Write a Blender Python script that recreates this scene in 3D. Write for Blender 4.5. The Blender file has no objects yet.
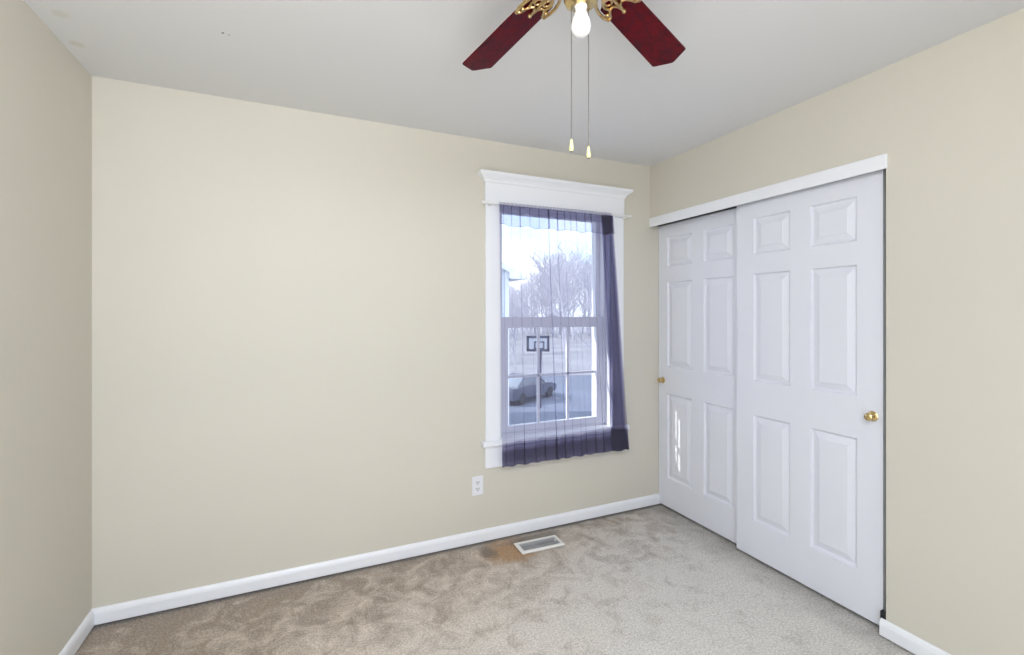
import bpy, bmesh, math, random
from mathutils import Vector, Matrix

PI = math.pi
scene = bpy.context.scene
C = scene.collection

# ------------------------------------------------------------------ camera
ROOM_H = 2.44
cam_data = bpy.data.cameras.new('camera')
cam = bpy.data.objects.new('camera', cam_data)
C.objects.link(cam)
cam.location = (0.867, -2.628, 1.388)
cam.rotation_euler = (PI / 2, 0, -math.atan2(0.4076, 0.913))
cam_data.sensor_fit = 'HORIZONTAL'
cam_data.sensor_width = 36.0
cam_data.lens = 461.5 / 1024 * 36.0
cam_data.shift_y = -(327.5 - 313.0) / 1024
cam_data.clip_start = 0.02
cam_data.clip_end = 300
scene.camera = cam

# ------------------------------------------------------------------ exposure
scene.view_settings.view_transform = 'Standard'
scene.view_settings.look = 'None'
scene.view_settings.gamma = 1.0
scene.view_settings.use_curve_mapping = False
scene.view_settings.exposure = 0.0

# ------------------------------------------------------------------ sky
world = bpy.data.worlds.new('sky')
scene.world = world
world.use_nodes = True
wn, wl = world.node_tree.nodes, world.node_tree.links
wn.clear()
w_out = wn.new('ShaderNodeOutputWorld')
w_bg = wn.new('ShaderNodeBackground')
w_tc = wn.new('ShaderNodeTexCoord')
w_map = wn.new('ShaderNodeMapping')
w_map.inputs['Scale'].default_value = (1.0, 1.0, 2.2)
w_noise = wn.new('ShaderNodeTexNoise')
w_noise.inputs['Scale'].default_value = 3.2
w_noise.inputs['Detail'].default_value = 6
w_ramp = wn.new('ShaderNodeValToRGB')
w_ramp.color_ramp.elements[0].position = 0.36
w_ramp.color_ramp.elements[0].color = (0.50, 0.72, 1.0, 1)
w_ramp.color_ramp.elements[1].position = 0.62
w_ramp.color_ramp.elements[1].color = (1.0, 1.0, 1.0, 1)
wl.new(w_tc.outputs['Generated'], w_map.inputs['Vector'])
wl.new(w_map.outputs['Vector'], w_noise.inputs['Vector'])
wl.new(w_noise.outputs['Fac'], w_ramp.inputs['Fac'])
wl.new(w_ramp.outputs['Color'], w_bg.inputs['Color'])
w_bg.inputs['Strength'].default_value = 2.6
wl.new(w_bg.outputs['Background'], w_out.inputs['Surface'])

# ------------------------------------------------------------------ sun and area lights
def add_light(name, kind, loc, direction, color, energy, size=None, size_y=None, angle=None, spread=None):
    d = bpy.data.lights.new(name, kind)
    d.color = color
    d.energy = energy
    if kind == 'AREA':
        d.shape = 'RECTANGLE'
        d.size = size
        d.size_y = size_y or size
        if spread: d.spread = spread
    if angle is not None: d.angle = angle
    o = bpy.data.objects.new(name, d)
    C.objects.link(o)
    o.location = loc
    o.rotation_euler = Vector(direction).to_track_quat('-Z', 'Y').to_euler()
    return o

SUN = add_light('sun', 'SUN', (-10, 10, 12), (1.0, -0.352, -0.707), (1.0, 0.96, 0.9), 6.0, angle=0.009)
# added fill lamps near the rear wall: one forward, one up, one down
AL_REAR = add_light('rear_fill', 'AREA', (0.90, -3.27, 0.85), (0, 1, 0), (0.83, 0.95, 1.14), 20, 1.7, 1.6)
AL_UP = add_light('upward_fill', 'AREA', (0.85, -2.75, 1.75), (0.0, 0.25, 1), (1.0, 0.935, 0.82), 23, 1.5, 0.8)
AL_DOWN = add_light('downward_fill', 'AREA', (0.85, -2.95, 2.36), (0.0, 0.80, -1), (0.85, 0.95, 1.14), 44, 1.6, 0.5)

# ------------------------------------------------------------------ material helpers
def new_mat(name):
    m = bpy.data.materials.new(name)
    m.use_nodes = True
    n = m.node_tree.nodes
    return m, n, m.node_tree.links, n['Principled BSDF']

def plain(name, color, rough=0.5, metal=0.0, bump=0.0, bump_scale=200.0, var=0.0, var_scale=5.0, emit=None, coat=0.0):
    m, n, l, p = new_mat(name)
    p.inputs['Base Color'].default_value = (*color, 1)
    p.inputs['Roughness'].default_value = rough
    p.inputs['Metallic'].default_value = metal
    if coat: p.inputs['Coat Weight'].default_value = coat
    tc = n.new('ShaderNodeTexCoord')
    if var:
        nz = n.new('ShaderNodeTexNoise')
        nz.inputs['Scale'].default_value = var_scale
        nz.inputs['Detail'].default_value = 4
        l.new(tc.outputs['Object'], nz.inputs['Vector'])
        r = n.new('ShaderNodeValToRGB')
        r.color_ramp.elements[0].position = 0.3
        r.color_ramp.elements[1].position = 0.7
        r.color_ramp.elements[0].color = (*[c * (1 - var) for c in color], 1)
        r.color_ramp.elements[1].color = (*[min(1, c * (1 + var)) for c in color], 1)
        l.new(nz.outputs['Fac'], r.inputs['Fac'])
        l.new(r.outputs['Color'], p.inputs['Base Color'])
    if bump:
        nb = n.new('ShaderNodeTexNoise')
        nb.inputs['Scale'].default_value = bump_scale
        nb.inputs['Detail'].default_value = 3
        l.new(tc.outputs['Object'], nb.inputs['Vector'])
        b = n.new('ShaderNodeBump')
        b.inputs['Strength'].default_value = bump
        b.inputs['Distance'].default_value = 0.002
        l.new(nb.outputs['Fac'], b.inputs['Height'])
        l.new(b.outputs['Normal'], p.inputs['Normal'])
    if emit:
        p.inputs['Emission Color'].default_value = (*emit[0], 1)
        p.inputs['Emission Strength'].default_value = emit[1]
    return m

M = {}
M['wall'] = plain('cream_wall_paint', (0.660, 0.622, 0.530), 0.55, bump=0.12, bump_scale=350, var=0.012, var_scale=1.5)
M['white'] = plain('white_trim_paint', (0.87, 0.88, 0.90), 0.35, bump=0.05, bump_scale=120)
M['door'] = plain('white_door_paint', (0.775, 0.785, 0.835), 0.4, bump=0.10, bump_scale=160)
M['vinyl'] = plain('white_vinyl', (0.78, 0.79, 0.83), 0.4)
M['plastic'] = plain('white_plastic', (0.82, 0.82, 0.85), 0.35)
M['dark'] = plain('dark_slot', (0.02, 0.02, 0.02), 0.6)
M['closet'] = plain('shaded_closet_paint', (0.30, 0.28, 0.25), 0.7)  # darker than the room paint, closet shade put into the colour
M['brass'] = plain('polished_brass', (0.66, 0.51, 0.25), 0.14, 1.0)
M['antique'] = plain('antique_brass', (0.62, 0.45, 0.22), 0.3, 1.0, var=0.25, var_scale=60)
M['chain'] = plain('bead_chain_metal', (0.20, 0.18, 0.155), 0.4, 0.8)
M['ivory'] = plain('ivory_plastic', (0.84, 0.76, 0.33), 0.35)
M['bulb'] = plain('white_bulb_glass', (0.84, 0.84, 0.85), 0.25, emit=((1.0, 0.97, 0.93), 0.02))
M['socket'] = plain('white_porcelain', (0.88, 0.88, 0.87), 0.3)
M['register'] = plain('register_enamel', (0.88, 0.86, 0.82), 0.4)
M['slat'] = plain('register_slat_enamel', (0.50, 0.50, 0.51), 0.45)
M['track'] = plain('shade_dark_track', (0.08, 0.08, 0.085), 0.5, 0.3)  # track darkened so the gap under the header reads as shade
M['rod'] = plain('white_curtain_rod', (0.85, 0.84, 0.82), 0.35)

def ceiling_mat():
    m, n, l, p = new_mat('flat_white_ceiling_paint')
    p.inputs['Roughness'].default_value = 0.9
    tc = n.new('ShaderNodeTexCoord')
    nz = n.new('ShaderNodeTexNoise')
    nz.inputs['Scale'].default_value = 260
    nz.inputs['Detail'].default_value = 3
    l.new(tc.outputs['Object'], nz.inputs['Vector'])
    b = n.new('ShaderNodeBump')
    b.inputs['Strength'].default_value = 0.15
    b.inputs['Distance'].default_value = 0.002
    l.new(nz.outputs['Fac'], b.inputs['Height'])
    l.new(b.outputs['Normal'], p.inputs['Normal'])
    base = (0.765, 0.765, 0.765, 1)
    cur = None
    for (x, y, r, col) in ((0.582, -0.602, 0.006, (0.10, 0.09, 0.07, 1)), (0.601, -0.597, 0.006, (0.48, 0.47, 0.43, 1)),
                           (0.049, -0.286, 0.03, (0.70, 0.68, 0.63, 1)), (0.077, -0.497, 0.03, (0.71, 0.70, 0.66, 1))):
        vm = n.new('ShaderNodeVectorMath'); vm.operation = 'DISTANCE'
        vm.inputs[1].default_value = (x, y, ROOM_H)
        l.new(tc.outputs['Object'], vm.inputs[0])
        mr = n.new('ShaderNodeMapRange')
        mr.inputs['From Min'].default_value = r * 0.5
        mr.inputs['From Max'].default_value = r
        mr.inputs['To Min'].default_value = 1
        mr.inputs['To Max'].default_value = 0
        l.new(vm.outputs['Value'], mr.inputs['Value'])
        mx = n.new('ShaderNodeMix'); mx.data_type = 'RGBA'
        l.new(mr.outputs['Result'], mx.inputs[0])
        if cur is None: mx.inputs[6].default_value = base
        else: l.new(cur, mx.inputs[6])
        mx.inputs[7].default_value = col
        cur = mx.outputs[2]
    l.new(cur, p.inputs['Base Color'])
    return m
M['ceiling'] = ceiling_mat()

def carpet_mat():
    m, n, l, p = new_mat('soiled_beige_carpet')
    p.inputs['Roughness'].default_value = 1.0
    p.inputs['Specular IOR Level'].default_value = 0.05
    tc = n.new('ShaderNodeTexCoord')
    P = tc.outputs['Object']
    def noise(scale, detail=4, rough=0.55, dist=0.0):
        z = n.new('ShaderNodeTexNoise')
        z.inputs['Scale'].default_value = scale
        z.inputs['Detail'].default_value = detail
        z.inputs['Roughness'].default_value = rough
        z.inputs['Distortion'].default_value = dist
        l.new(P, z.inputs['Vector'])
        return z.outputs['Fac']
    def math_(op, a, b):
        q = n.new('ShaderNodeMath'); q.operation = op
        for i, v in enumerate((a, b)):
            if isinstance(v, (int, float)): q.inputs[i].default_value = v
            elif v is not None: l.new(v, q.inputs[i])
        return q.outputs[0]
    def remap(v, a, b, c=0.0, d=1.0):
        q = n.new('ShaderNodeMapRange')
        q.inputs['From Min'].default_value = a; q.inputs['From Max'].default_value = b
        q.inputs['To Min'].default_value = c; q.inputs['To Max'].default_value = d
        l.new(v, q.inputs['Value'])
        return q.outputs['Result']
    def mix(f, a, b, blend='MIX'):
        q = n.new('ShaderNodeMix'); q.data_type = 'RGBA'; q.blend_type = blend
        if isinstance(f, (int, float)): q.inputs[0].default_value = f
        else: l.new(f, q.inputs[0])
        for i, v in ((6, a), (7, b)):
            if isinstance(v, tuple): q.inputs[i].default_value = (*v, 1)
            else: l.new(v, q.inputs[i])
        return q.outputs[2]
    sep = n.new('ShaderNodeSeparateXYZ'); l.new(P, sep.inputs[0])
    X, Y = sep.outputs[0], sep.outputs[1]
    # clean pile drifts from grey by the closet to tan where the traffic is
    tan_ = remap(math_('ADD', math_('ADD', X, remap(Y, -1.1, -0.1, 0.25, -0.85)), math_('MULTIPLY', noise(2.2, 3), 1.4)), 1.5, 3.2, 1.0, 0.0)
    base = mix(tan_, (0.815, 0.775, 0.71), (0.80, 0.68, 0.555))
    # large brown soiled blotches, heavier to the left and along the window wall
    blot = noise(8.0, 9, 0.68, 0.7)
    reach = math_('ADD', remap(X, 0.2, 2.5, 0.075, -0.09), remap(Y, -0.9, 0.0, -0.05, 0.16))
    blot = remap(math_('ADD', blot, reach), 0.43, 0.70)
    base = mix(math_('MULTIPLY', blot, 0.82), base, (0.25, 0.165, 0.09))
    blot2 = remap(noise(10.0, 6, 0.65, 0.6), 0.50, 0.74)
    base = mix(math_('MULTIPLY', blot2, 0.32), base, (0.30, 0.25, 0.195))
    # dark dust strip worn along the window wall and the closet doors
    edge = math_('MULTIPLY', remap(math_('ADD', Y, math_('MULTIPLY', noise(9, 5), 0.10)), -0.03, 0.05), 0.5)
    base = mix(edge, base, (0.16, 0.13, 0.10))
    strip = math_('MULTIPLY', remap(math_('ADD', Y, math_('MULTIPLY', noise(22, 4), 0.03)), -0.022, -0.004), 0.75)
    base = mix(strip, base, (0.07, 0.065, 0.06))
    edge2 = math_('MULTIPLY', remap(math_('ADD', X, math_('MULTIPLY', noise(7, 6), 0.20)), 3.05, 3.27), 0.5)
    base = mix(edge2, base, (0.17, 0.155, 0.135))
    # rust stain and spots beside the floor register, painted shade behind it
    def blob(cx, cy, rx, ry, jig):
        mp = n.new('ShaderNodeMapping')
        mp.inputs['Location'].default_value = (-cx / rx, -cy / ry, 0)
        mp.inputs['Scale'].default_value = (1 / rx, 1 / ry, 0)
        l.new(P, mp.inputs['Vector'])
        vm = n.new('ShaderNodeVectorMath'); vm.operation = 'LENGTH'
        l.new(mp.outputs['Vector'], vm.inputs[0])
        return remap(math_('ADD', vm.outputs['Value'], math_('MULTIPLY', noise(jig, 6, 0.7), 1.3)), 1.25, 1.95, 1.0, 0.0)
    base = mix(math_('MULTIPLY', blob(1.955, -0.165, 0.165, 0.125, 14), 0.92), base, mix(noise(40, 4, 0.7), (0.30, 0.13, 0.02), (0.62, 0.31, 0.07)))
    base = mix(math_('MULTIPLY', blob(1.83, -0.13, 0.05, 0.07, 26), 0.75), base, (0.085, 0.055, 0.03))
    base = mix(math_('MULTIPLY', blob(2.16, -0.085, 0.20, 0.045, 16), 0.75), base, (0.10, 0.075, 0.05))  # shade along the raised register's back edge, painted into the carpet
    base = mix(math_('MULTIPLY', blob(2.30, -0.98, 0.045, 0.04, 24), 0.22), base, (0.36, 0.23, 0.14))
    # individual tufts
    tuft = noise(115, 3, 0.7)
    base = mix(remap(tuft, 0.34, 0.66, 0.0, 1.0), mix(0.44, base, (0.18, 0.155, 0.13)), mix(0.22, base, (1, 1, 1)))
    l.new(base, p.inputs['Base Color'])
    h = math_('ADD', math_('MULTIPLY', tuft, 0.7), math_('MULTIPLY', noise(55, 3), 0.6))
    b = n.new('ShaderNodeBump')
    b.inputs['Strength'].default_value = 0.8
    b.inputs['Distance'].default_value = 0.008
    l.new(h, b.inputs['Height'])
    l.new(b.outputs['Normal'], p.inputs['Normal'])
    return m
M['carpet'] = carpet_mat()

def blade_mat():
    m, n, l, p = new_mat('cherry_wood_blade')
    tc = n.new('ShaderNodeTexCoord')
    mp = n.new('ShaderNodeMapping')
    mp.inputs['Scale'].default_value = (10, 16, 10)
    l.new(tc.outputs['Object'], mp.inputs['Vector'])
    w = n.new('ShaderNodeTexNoise')
    w.inputs['Scale'].default_value = 1.6
    w.inputs['Detail'].default_value = 5
    w.inputs['Distortion'].default_value = 1.6
    l.new(mp.outputs['Vector'], w.inputs['Vector'])
    r = n.new('ShaderNodeValToRGB')
    r.color_ramp.elements[0].position = 0.33
    r.color_ramp.elements[0].color = (0.048, 0.002, 0.008, 1)
    r.color_ramp.elements[1].position = 0.70
    r.color_ramp.elements[1].color = (0.135, 0.001, 0.005, 1)
    l.new(w.outputs['Fac'], r.inputs['Fac'])
    l.new(r.outputs['Color'], p.inputs['Base Color'])
    p.inputs['Roughness'].default_value = 0.45
    p.inputs['Specular IOR Level'].default_value = 0.12
    return m
M['blade'] = blade_mat()

def curtain_mat():
    m, n, l, p = new_mat('sheer_purple_voile')
    n.remove(p)
    out = n['Material Output']
    tr = n.new('ShaderNodeBsdfTransparent')
    tr.inputs['Color'].default_value = (0.90, 0.90, 0.985, 1)
    df = n.new('ShaderNodeBsdfDiffuse')
    tl = n.new('ShaderNodeBsdfTranslucent')
    tc = n.new('ShaderNodeTexCoord')
    wv = n.new('ShaderNodeTexNoise')
    wv.inputs['Scale'].default_value = 90
    wv.inputs['Detail'].default_value = 2
    l.new(tc.outputs['Object'], wv.inputs['Vector'])
    r = n.new('ShaderNodeValToRGB')
    r.color_ramp.elements[0].color = (0.14, 0.132, 0.165, 1)
    r.color_ramp.elements[1].color = (0.225, 0.212, 0.26, 1)
    l.new(wv.outputs['Fac'], r.inputs['Fac'])
    l.new(r.outputs['Color'], df.inputs['Color'])
    tl.inputs['Color'].default_value = (0.33, 0.31, 0.42, 1)
    a = n.new('ShaderNodeMixShader')
    a.inputs[0].default_value = 0.45
    l.new(df.outputs[0], a.inputs[1]); l.new(tl.outputs[0], a.inputs[2])
    b = n.new('ShaderNodeMixShader')
    b.inputs[0].default_value = 0.25
    l.new(tr.outputs[0], b.inputs[1]); l.new(a.outputs[0], b.inputs[2])
    l.new(b.outputs[0], out.inputs['Surface'])
    return m
M['curtain'] = curtain_mat()

def glass_mat(name='window_glass'):
    m, n, l, p = new_mat(name)
    n.remove(p)
    out = n['Material Output']
    tr = n.new('ShaderNodeBsdfTransparent')
    tr.inputs['Color'].default_value = (0.95, 0.97, 0.97, 1)
    gl = n.new('ShaderNodeBsdfGlossy')
    gl.inputs['Roughness'].default_value = 0.02
    a = n.new('ShaderNodeMixShader')
    a.inputs[0].default_value = 0.04
    l.new(tr.outputs[0], a.inputs[1]); l.new(gl.outputs[0], a.inputs[2])
    l.new(a.outputs[0], out.inputs['Surface'])
    return m
M['glass'] = glass_mat()

M['siding'] = plain('pale_blue_siding', (0.62, 0.67, 0.74), 0.6, var=0.04)
M['shingle'] = plain('grey_roof_shingle', (0.40, 0.40, 0.43), 0.9, bump=0.6, bump_scale=20, var=0.15, var_scale=6)
M['fascia'] = plain('white_exterior_trim', (0.85, 0.86, 0.88), 0.5)
M['bark'] = plain('grey_bark', (0.52, 0.50, 0.54), 0.9, var=0.15, var_scale=3)
M['lawn'] = plain('dry_winter_grass', (0.33, 0.32, 0.335), 1.0, bump=0.5, bump_scale=8, var=0.18, var_scale=0.25)
M['asphalt'] = plain('grey_asphalt', (0.16, 0.18, 0.235), 0.9, bump=0.3, bump_scale=30, var=0.15, var_scale=0.4)
M['hoop_dark'] = plain('dark_hoop_paint', (0.06, 0.06, 0.10), 0.5)
M['board'] = plain('backboard_white', (0.62, 0.62, 0.65), 0.4)
M['car'] = plain('dark_car_paint', (0.07, 0.08, 0.125), 0.3, coat=0.4)
M['car_glass'] = plain('car_glass', (0.25, 0.27, 0.30), 0.05, coat=1.0)
M['tyre'] = plain('tyre_rubber', (0.03, 0.03, 0.03), 0.8)
M['hubcap'] = plain('wheel_metal', (0.6, 0.6, 0.62), 0.3, 0.9)
M['house_glass'] = plain('house_window_glass', (0.12, 0.14, 0.18), 0.1)

# ------------------------------------------------------------------ geometry helpers
def box(bm, x0, x1, y0, y1, z0, z1, bevel=0.0, seg=2, mtx=None):
    r = bmesh.ops.create_cube(bm, size=1.0)
    vs = r['verts']
    c = Vector(((x0 + x1) / 2, (y0 + y1) / 2, (z0 + z1) / 2))
    s = Vector((abs(x1 - x0), abs(y1 - y0), abs(z1 - z0)))
    for v in vs:
        v.co = Vector((v.co.x * s.x, v.co.y * s.y, v.co.z * s.z)) + c
    if bevel > 0:
        es = list({e for v in vs for e in v.link_edges})
        rb = bmesh.ops.bevel(bm, geom=es, offset=min(bevel, min(s) * 0.45), segments=seg, profile=0.5, affect='EDGES')
        vs = list({v for f in rb['faces'] for v in f.verts} | {v for v in vs if v.is_valid})
    if mtx is not None:
        for v in vs: v.co = mtx @ v.co
    return vs

def lathe(bm, prof, seg=32, mtx=None, cap=True):
    """prof: list of (r, z)."""
    rings = []
    for r, z in prof:
        if r < 1e-6:
            rings.append([bm.verts.new((0, 0, z))])
        else:
            rings.append([bm.verts.new((r * math.cos(2 * PI * k / seg), r * math.sin(2 * PI * k / seg), z)) for k in range(seg)])
    for a, b in zip(rings, rings[1:]):
        for k in range(seg):
            k2 = (k + 1) % seg
            if len(a) == 1 and len(b) == 1: continue
            if len(a) == 1: bm.faces.new((a[0], b[k], b[k2]))
            elif len(b) == 1: bm.faces.new((a[k], a[k2], b[0]))
            else: bm.faces.new((a[k], a[k2], b[k2], b[k]))
    if cap:
        if len(rings[0]) > 1: bm.faces.new(rings[0])
        if len(rings[-1]) > 1: bm.faces.new(rings[-1])
    vs = [v for r in rings for v in r]
    if mtx is not None:
        for v in vs: v.co = mtx @ v.co
    return vs

def tube(bm, pts, rad, seg=10, cap=True):
    pts = [Vector(p) for p in pts]
    rads = rad if isinstance(rad, (list, tuple)) else [rad] * len(pts)
    up = None
    rings = []
    for i, p in enumerate(pts):
        if i == 0: t = pts[1] - pts[0]
        elif i == len(pts) - 1: t = pts[-1] - pts[-2]
        else: t = pts[i + 1] - pts[i - 1]
        t.normalize()
        if up is None:
            up = Vector((0, 0, 1)) if abs(t.z) < 0.9 else Vector((1, 0, 0))
        u = t.cross(up)
        if u.length < 1e-5: u = t.orthogonal()
        u.normalize()
        v = u.cross(t).normalized()
        up = v
        rings.append([bm.verts.new(p + rads[i] * (math.cos(2 * PI * k / seg) * u + math.sin(2 * PI * k / seg) * v)) for k in range(seg)])
    for a, b in zip(rings, rings[1:]):
        for k in range(seg):
            k2 = (k + 1) % seg
            bm.faces.new((a[k], a[k2], b[k2], b[k]))
    if cap:
        bm.faces.new(rings[0]); bm.faces.new(rings[-1])

def prism(bm, poly, axis, a, b):
    """poly: 2D points in the two axes other than axis, extruded from a to b."""
    def mk(p, v):
        q = list(p); q.insert(axis, v); return bm.verts.new(q)
    A = [mk(p, a) for p in poly]; B = [mk(p, b) for p in poly]
    n = len(poly)
    bm.faces.new(A); bm.faces.new(B)
    for i in range(n):
        j = (i + 1) % n
        bm.faces.new((A[i], A[j], B[j], B[i]))

def link_mesh(name, bm, mat, parent=None, smooth=False, loc=None, angle=0.6):
    bmesh.ops.recalc_face_normals(bm, faces=bm.faces[:])
    me = bpy.data.meshes.new(name)
    if smooth:
        for f in bm.faces: f.smooth = True
        for e in bm.edges:
            if len(e.link_faces) == 2 and e.calc_face_angle(0) > angle: e.smooth = False
    bm.to_mesh(me); bm.free()
    for mm in (mat if isinstance(mat, (list, tuple)) else [mat]): me.materials.append(mm)
    o = bpy.data.objects.new(name, me)
    C.objects.link(o)
    if loc is not None: o.location = loc
    if parent is not None: o.parent = parent
    return o

def tag(o, label=None, cat=None, group=None, kind=None):
    if label: o['label'] = label
    if cat: o['category'] = cat
    if group: o['group'] = group
    if kind: o['kind'] = kind
    return o

def empty(name, loc=(0, 0, 0), rz=0.0):
    o = bpy.data.objects.new(name, None)
    o.empty_display_size = 0.1
    C.objects.link(o)
    o.location = loc
    o.rotation_euler = (0, 0, rz)
    return o

def copy_tree(o, parent=None):
    c = o.copy(); C.objects.link(c)
    if parent is not None: c.parent = parent
    for ch in list(o.children): copy_tree(ch, c)
    return c

NB = bmesh.new

# ------------------------------------------------------------------ room shell
XR = 3.128          # plane of the right wall
YF = -3.30          # plane of the wall behind the camera
WX0, WX1, WZ0, WZ1 = 1.953, 2.788, 0.60, 2.095      # window opening
CY = -1.480         # end of the closet opening
CZ = 2.035          # head of the closet opening

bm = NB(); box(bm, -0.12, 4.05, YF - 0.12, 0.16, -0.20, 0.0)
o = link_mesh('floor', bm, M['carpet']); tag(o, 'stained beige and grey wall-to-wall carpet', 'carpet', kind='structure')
bm = NB(); box(bm, -0.12, 4.05, YF - 0.12, 0.16, ROOM_H, ROOM_H + 0.12)
o = link_mesh('ceiling', bm, M['ceiling']); tag(o, 'flat white painted ceiling', 'ceiling', kind='structure')
bm = NB(); box(bm, -0.12, 0.0, YF - 0.12, 0.0, 0.0, ROOM_H)
o = link_mesh('wall_left', bm, M['wall']); tag(o, 'plain cream wall at the left edge', 'wall', kind='structure')

bm = NB()
YB = 0.16
box(bm, -0.12, WX0, 0, YB, 0, ROOM_H)
box(bm, WX1, 4.05, 0, YB, 0, ROOM_H)
box(bm, WX0, WX1, 0, YB, 0, WZ0)
box(bm, WX0, WX1, 0, YB, WZ1, ROOM_H)
o = link_mesh('wall_back', bm, M['wall']); tag(o, 'wide cream wall with the curtained window', 'wall', kind='structure')

bm = NB()
box(bm, XR, XR + 0.115, YF - 0.12, CY, 0, ROOM_H)
box(bm, XR, XR + 0.115, CY, 0, CZ, ROOM_H)
o = link_mesh('wall_right', bm, M['wall']); tag(o, 'cream wall around the white sliding closet doors', 'wall', kind='structure')

# wall behind the camera
bm = NB()
box(bm, 0.0, XR, YF - 0.12, YF, 0, ROOM_H)
o = link_mesh('wall_front', bm, M['wall']); tag(o, 'cream wall behind the camera', 'wall', kind='structure')

# inside of the closet
bm = NB()
box(bm, 3.88, 3.98, CY - 0.35, 0, 0, ROOM_H)
box(bm, XR + 0.115, 3.88, CY - 0.45, CY - 0.35, 0, ROOM_H)
o = link_mesh('wall_closet', bm, M['closet']); tag(o, 'dim closet interior behind the sliding doors', 'wall', kind='structure')

# ------------------------------------------------------------------ baseboards
BH, BT = 0.077, 0.014
prof = [(0, 0.009), (BT, 0.009), (BT, BH - 0.022), (BT - 0.003, BH - 0.010), (BT - 0.008, BH - 0.002), (0.003, BH), (0, BH)]
bm = NB(); prism(bm, [(-a, z) for a, z in prof], 0, 0.0, 3.208)
o = link_mesh('baseboard_back', bm, M['white']); tag(o, 'white baseboard under the window wall', 'baseboard', kind='structure')
bm = NB(); prism(bm, [(a, z) for a, z in prof], 1, YF, -BT)
o = link_mesh('baseboard_left', bm, M['white']); tag(o, 'white baseboard along the left wall', 'baseboard', kind='structure')
bm = NB(); prism(bm, [(XR - a, z) for a, z in prof], 1, YF, CY + 0.018)
o = link_mesh('baseboard_right', bm, M['white']); tag(o, 'white baseboard right of the closet doors', 'baseboard', kind='structure')

# ------------------------------------------------------------------ closet header trim and tracks
bm = NB()
box(bm, XR - 0.009, XR + 0.004, CY - 0.006, -0.002, 2.004, 2.068, 0.003)
trim = link_mesh('trim_1', bm, M['white']); tag(trim, 'white header board over the closet doors', 'trim', kind='structure')
bm = NB()
for x in (3.150, 3.195):
    box(bm, x - 0.002, x + 0.036, CY, -0.002, 2.028, 2.034)
    box(bm, x - 0.002, x, CY, -0.002, 2.014, 2.028)
link_mesh('door_track', bm, M['track'], trim)

# ------------------------------------------------------------------ sliding closet doors
def door_mesh(width, height, panels, thick=0.034):
    """front face at x=0 looking to -x; runs y from 0 to -width, z 0..height."""
    bm = NB()
    ys = sorted({0.0, -width} | {p[0] for p in panels} | {p[1] for p in panels}, reverse=True)
    zs = sorted({0.0, height} | {p[2] for p in panels} | {p[3] for p in panels})
    vg = {}
    def V(y, z, x=0.0):
        k = (round(y, 5), round(z, 5), round(x, 5))
        if k not in vg: vg[k] = bm.verts.new((x, y, z))
        return vg[k]
    for i in range(len(ys) - 1):
        for j in range(len(zs) - 1):
            a, b, c, d = ys[i], ys[i + 1], zs[j], zs[j + 1]
            if any(p[0] >= a - 1e-6 and p[1] <= b + 1e-6 and p[2] <= c + 1e-6 and p[3] >= d - 1e-6 for p in panels): continue
            bm.faces.new((V(a, c), V(b, c), V(b, d), V(a, d)))
    prof = [(0.0, 0.0), (0.002, 0.0045), (0.006, 0.0125), (0.012, 0.0140), (0.016, 0.0130), (0.042, 0.0045), (0.044, 0.0030)]
    for (y0, y1, z0, z1) in panels:
        prev = None
        for ins, dep in prof:
            ring = [V(y0 - ins, z0 + ins, dep), V(y1 + ins, z0 + ins, dep), V(y1 + ins, z1 - ins, dep), V(y0 - ins, z1 - ins, dep)]
            if prev:
                for k in range(4):
                    bm.faces.new((prev[k], prev[(k + 1) % 4], ring[(k + 1) % 4], ring[k]))
            prev = ring
        bm.faces.new(prev)
    # edges and back
    bk = [bm.verts.new((thick, y, z)) for y, z in ((0, 0), (-width, 0), (-width, height), (0, height))]
    bm.faces.new(bk)
    fl = [V(y, 0) for y in ys]; fr = [V(-width, z) for z in zs]
    ft = [V(y, height) for y in reversed(ys)]; fll = [V(0, z) for z in reversed(zs)]
    bm.faces.new(fl + [bk[1], bk[0]]); bm.faces.new(fr + [bk[2], bk[1]])
    bm.faces.new(ft + [bk[3], bk[2]]); bm.faces.new(fll + [bk[0], bk[3]])
    return bm

def knob(parent, y, z):
    rot = Matrix.Translation((0, y, z)) @ Matrix.Rotation(-PI / 2, 4, 'Y')
    bm = NB()
    lathe(bm, [(0.0, 0.0), (0.0225, 0.0), (0.0225, 0.003), (0.019, 0.006), (0.010, 0.008), (0.0075, 0.013), (0.0075, 0.018),
               (0.0115, 0.021), (0.0165, 0.026), (0.0180, 0.032), (0.0168, 0.037), (0.012, 0.0405), (0.006, 0.0425), (0.0, 0.043)], 28, rot)
    k = link_mesh('door_knob', bm, M['brass'], parent, smooth=True)
    k['label'] = 'polished brass round knob'

DZ = 0.016
rows = [(0.220 - DZ, 0.815 - DZ), (1.007 - DZ, 1.609 - DZ), (1.717 - DZ, 1.922 - DZ)]
def door(name, x, ystart, width, cols, knob_y, knob_z, label):
    t = empty(name, (x, ystart, DZ))
    tag(t, label, 'closet door', kind='structure')
    pans = [(c0 - ystart, c1 - ystart, z0, z1) for (c0, c1) in cols for (z0, z1) in rows]
    bm = door_mesh(width, 1.997, pans)
    link_mesh('door_panel', bm, M['door'], t)
    knob(t, knob_y - ystart, knob_z - DZ)
    return t
door('door_1', 3.205, -0.003, 0.735, [(-0.088, -0.319), (-0.417, -0.640)], -0.045, 0.907,
     'left white six-panel sliding closet door, set back next to the window wall')
door('door_2', 3.165, -0.700, 0.750, [(-0.810, -1.026), (-1.130, -1.345)], -1.410, 0.930,
     'right white six-panel sliding closet door, in front of the other')

# small black floor guide of the sliding doors
bm = NB()
box(bm, 3.138, 3.160, CY + 0.004, CY + 0.028, 0.0, 0.10, 0.002)
link_mesh('floor_guide', bm, M['dark'], trim)

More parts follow.
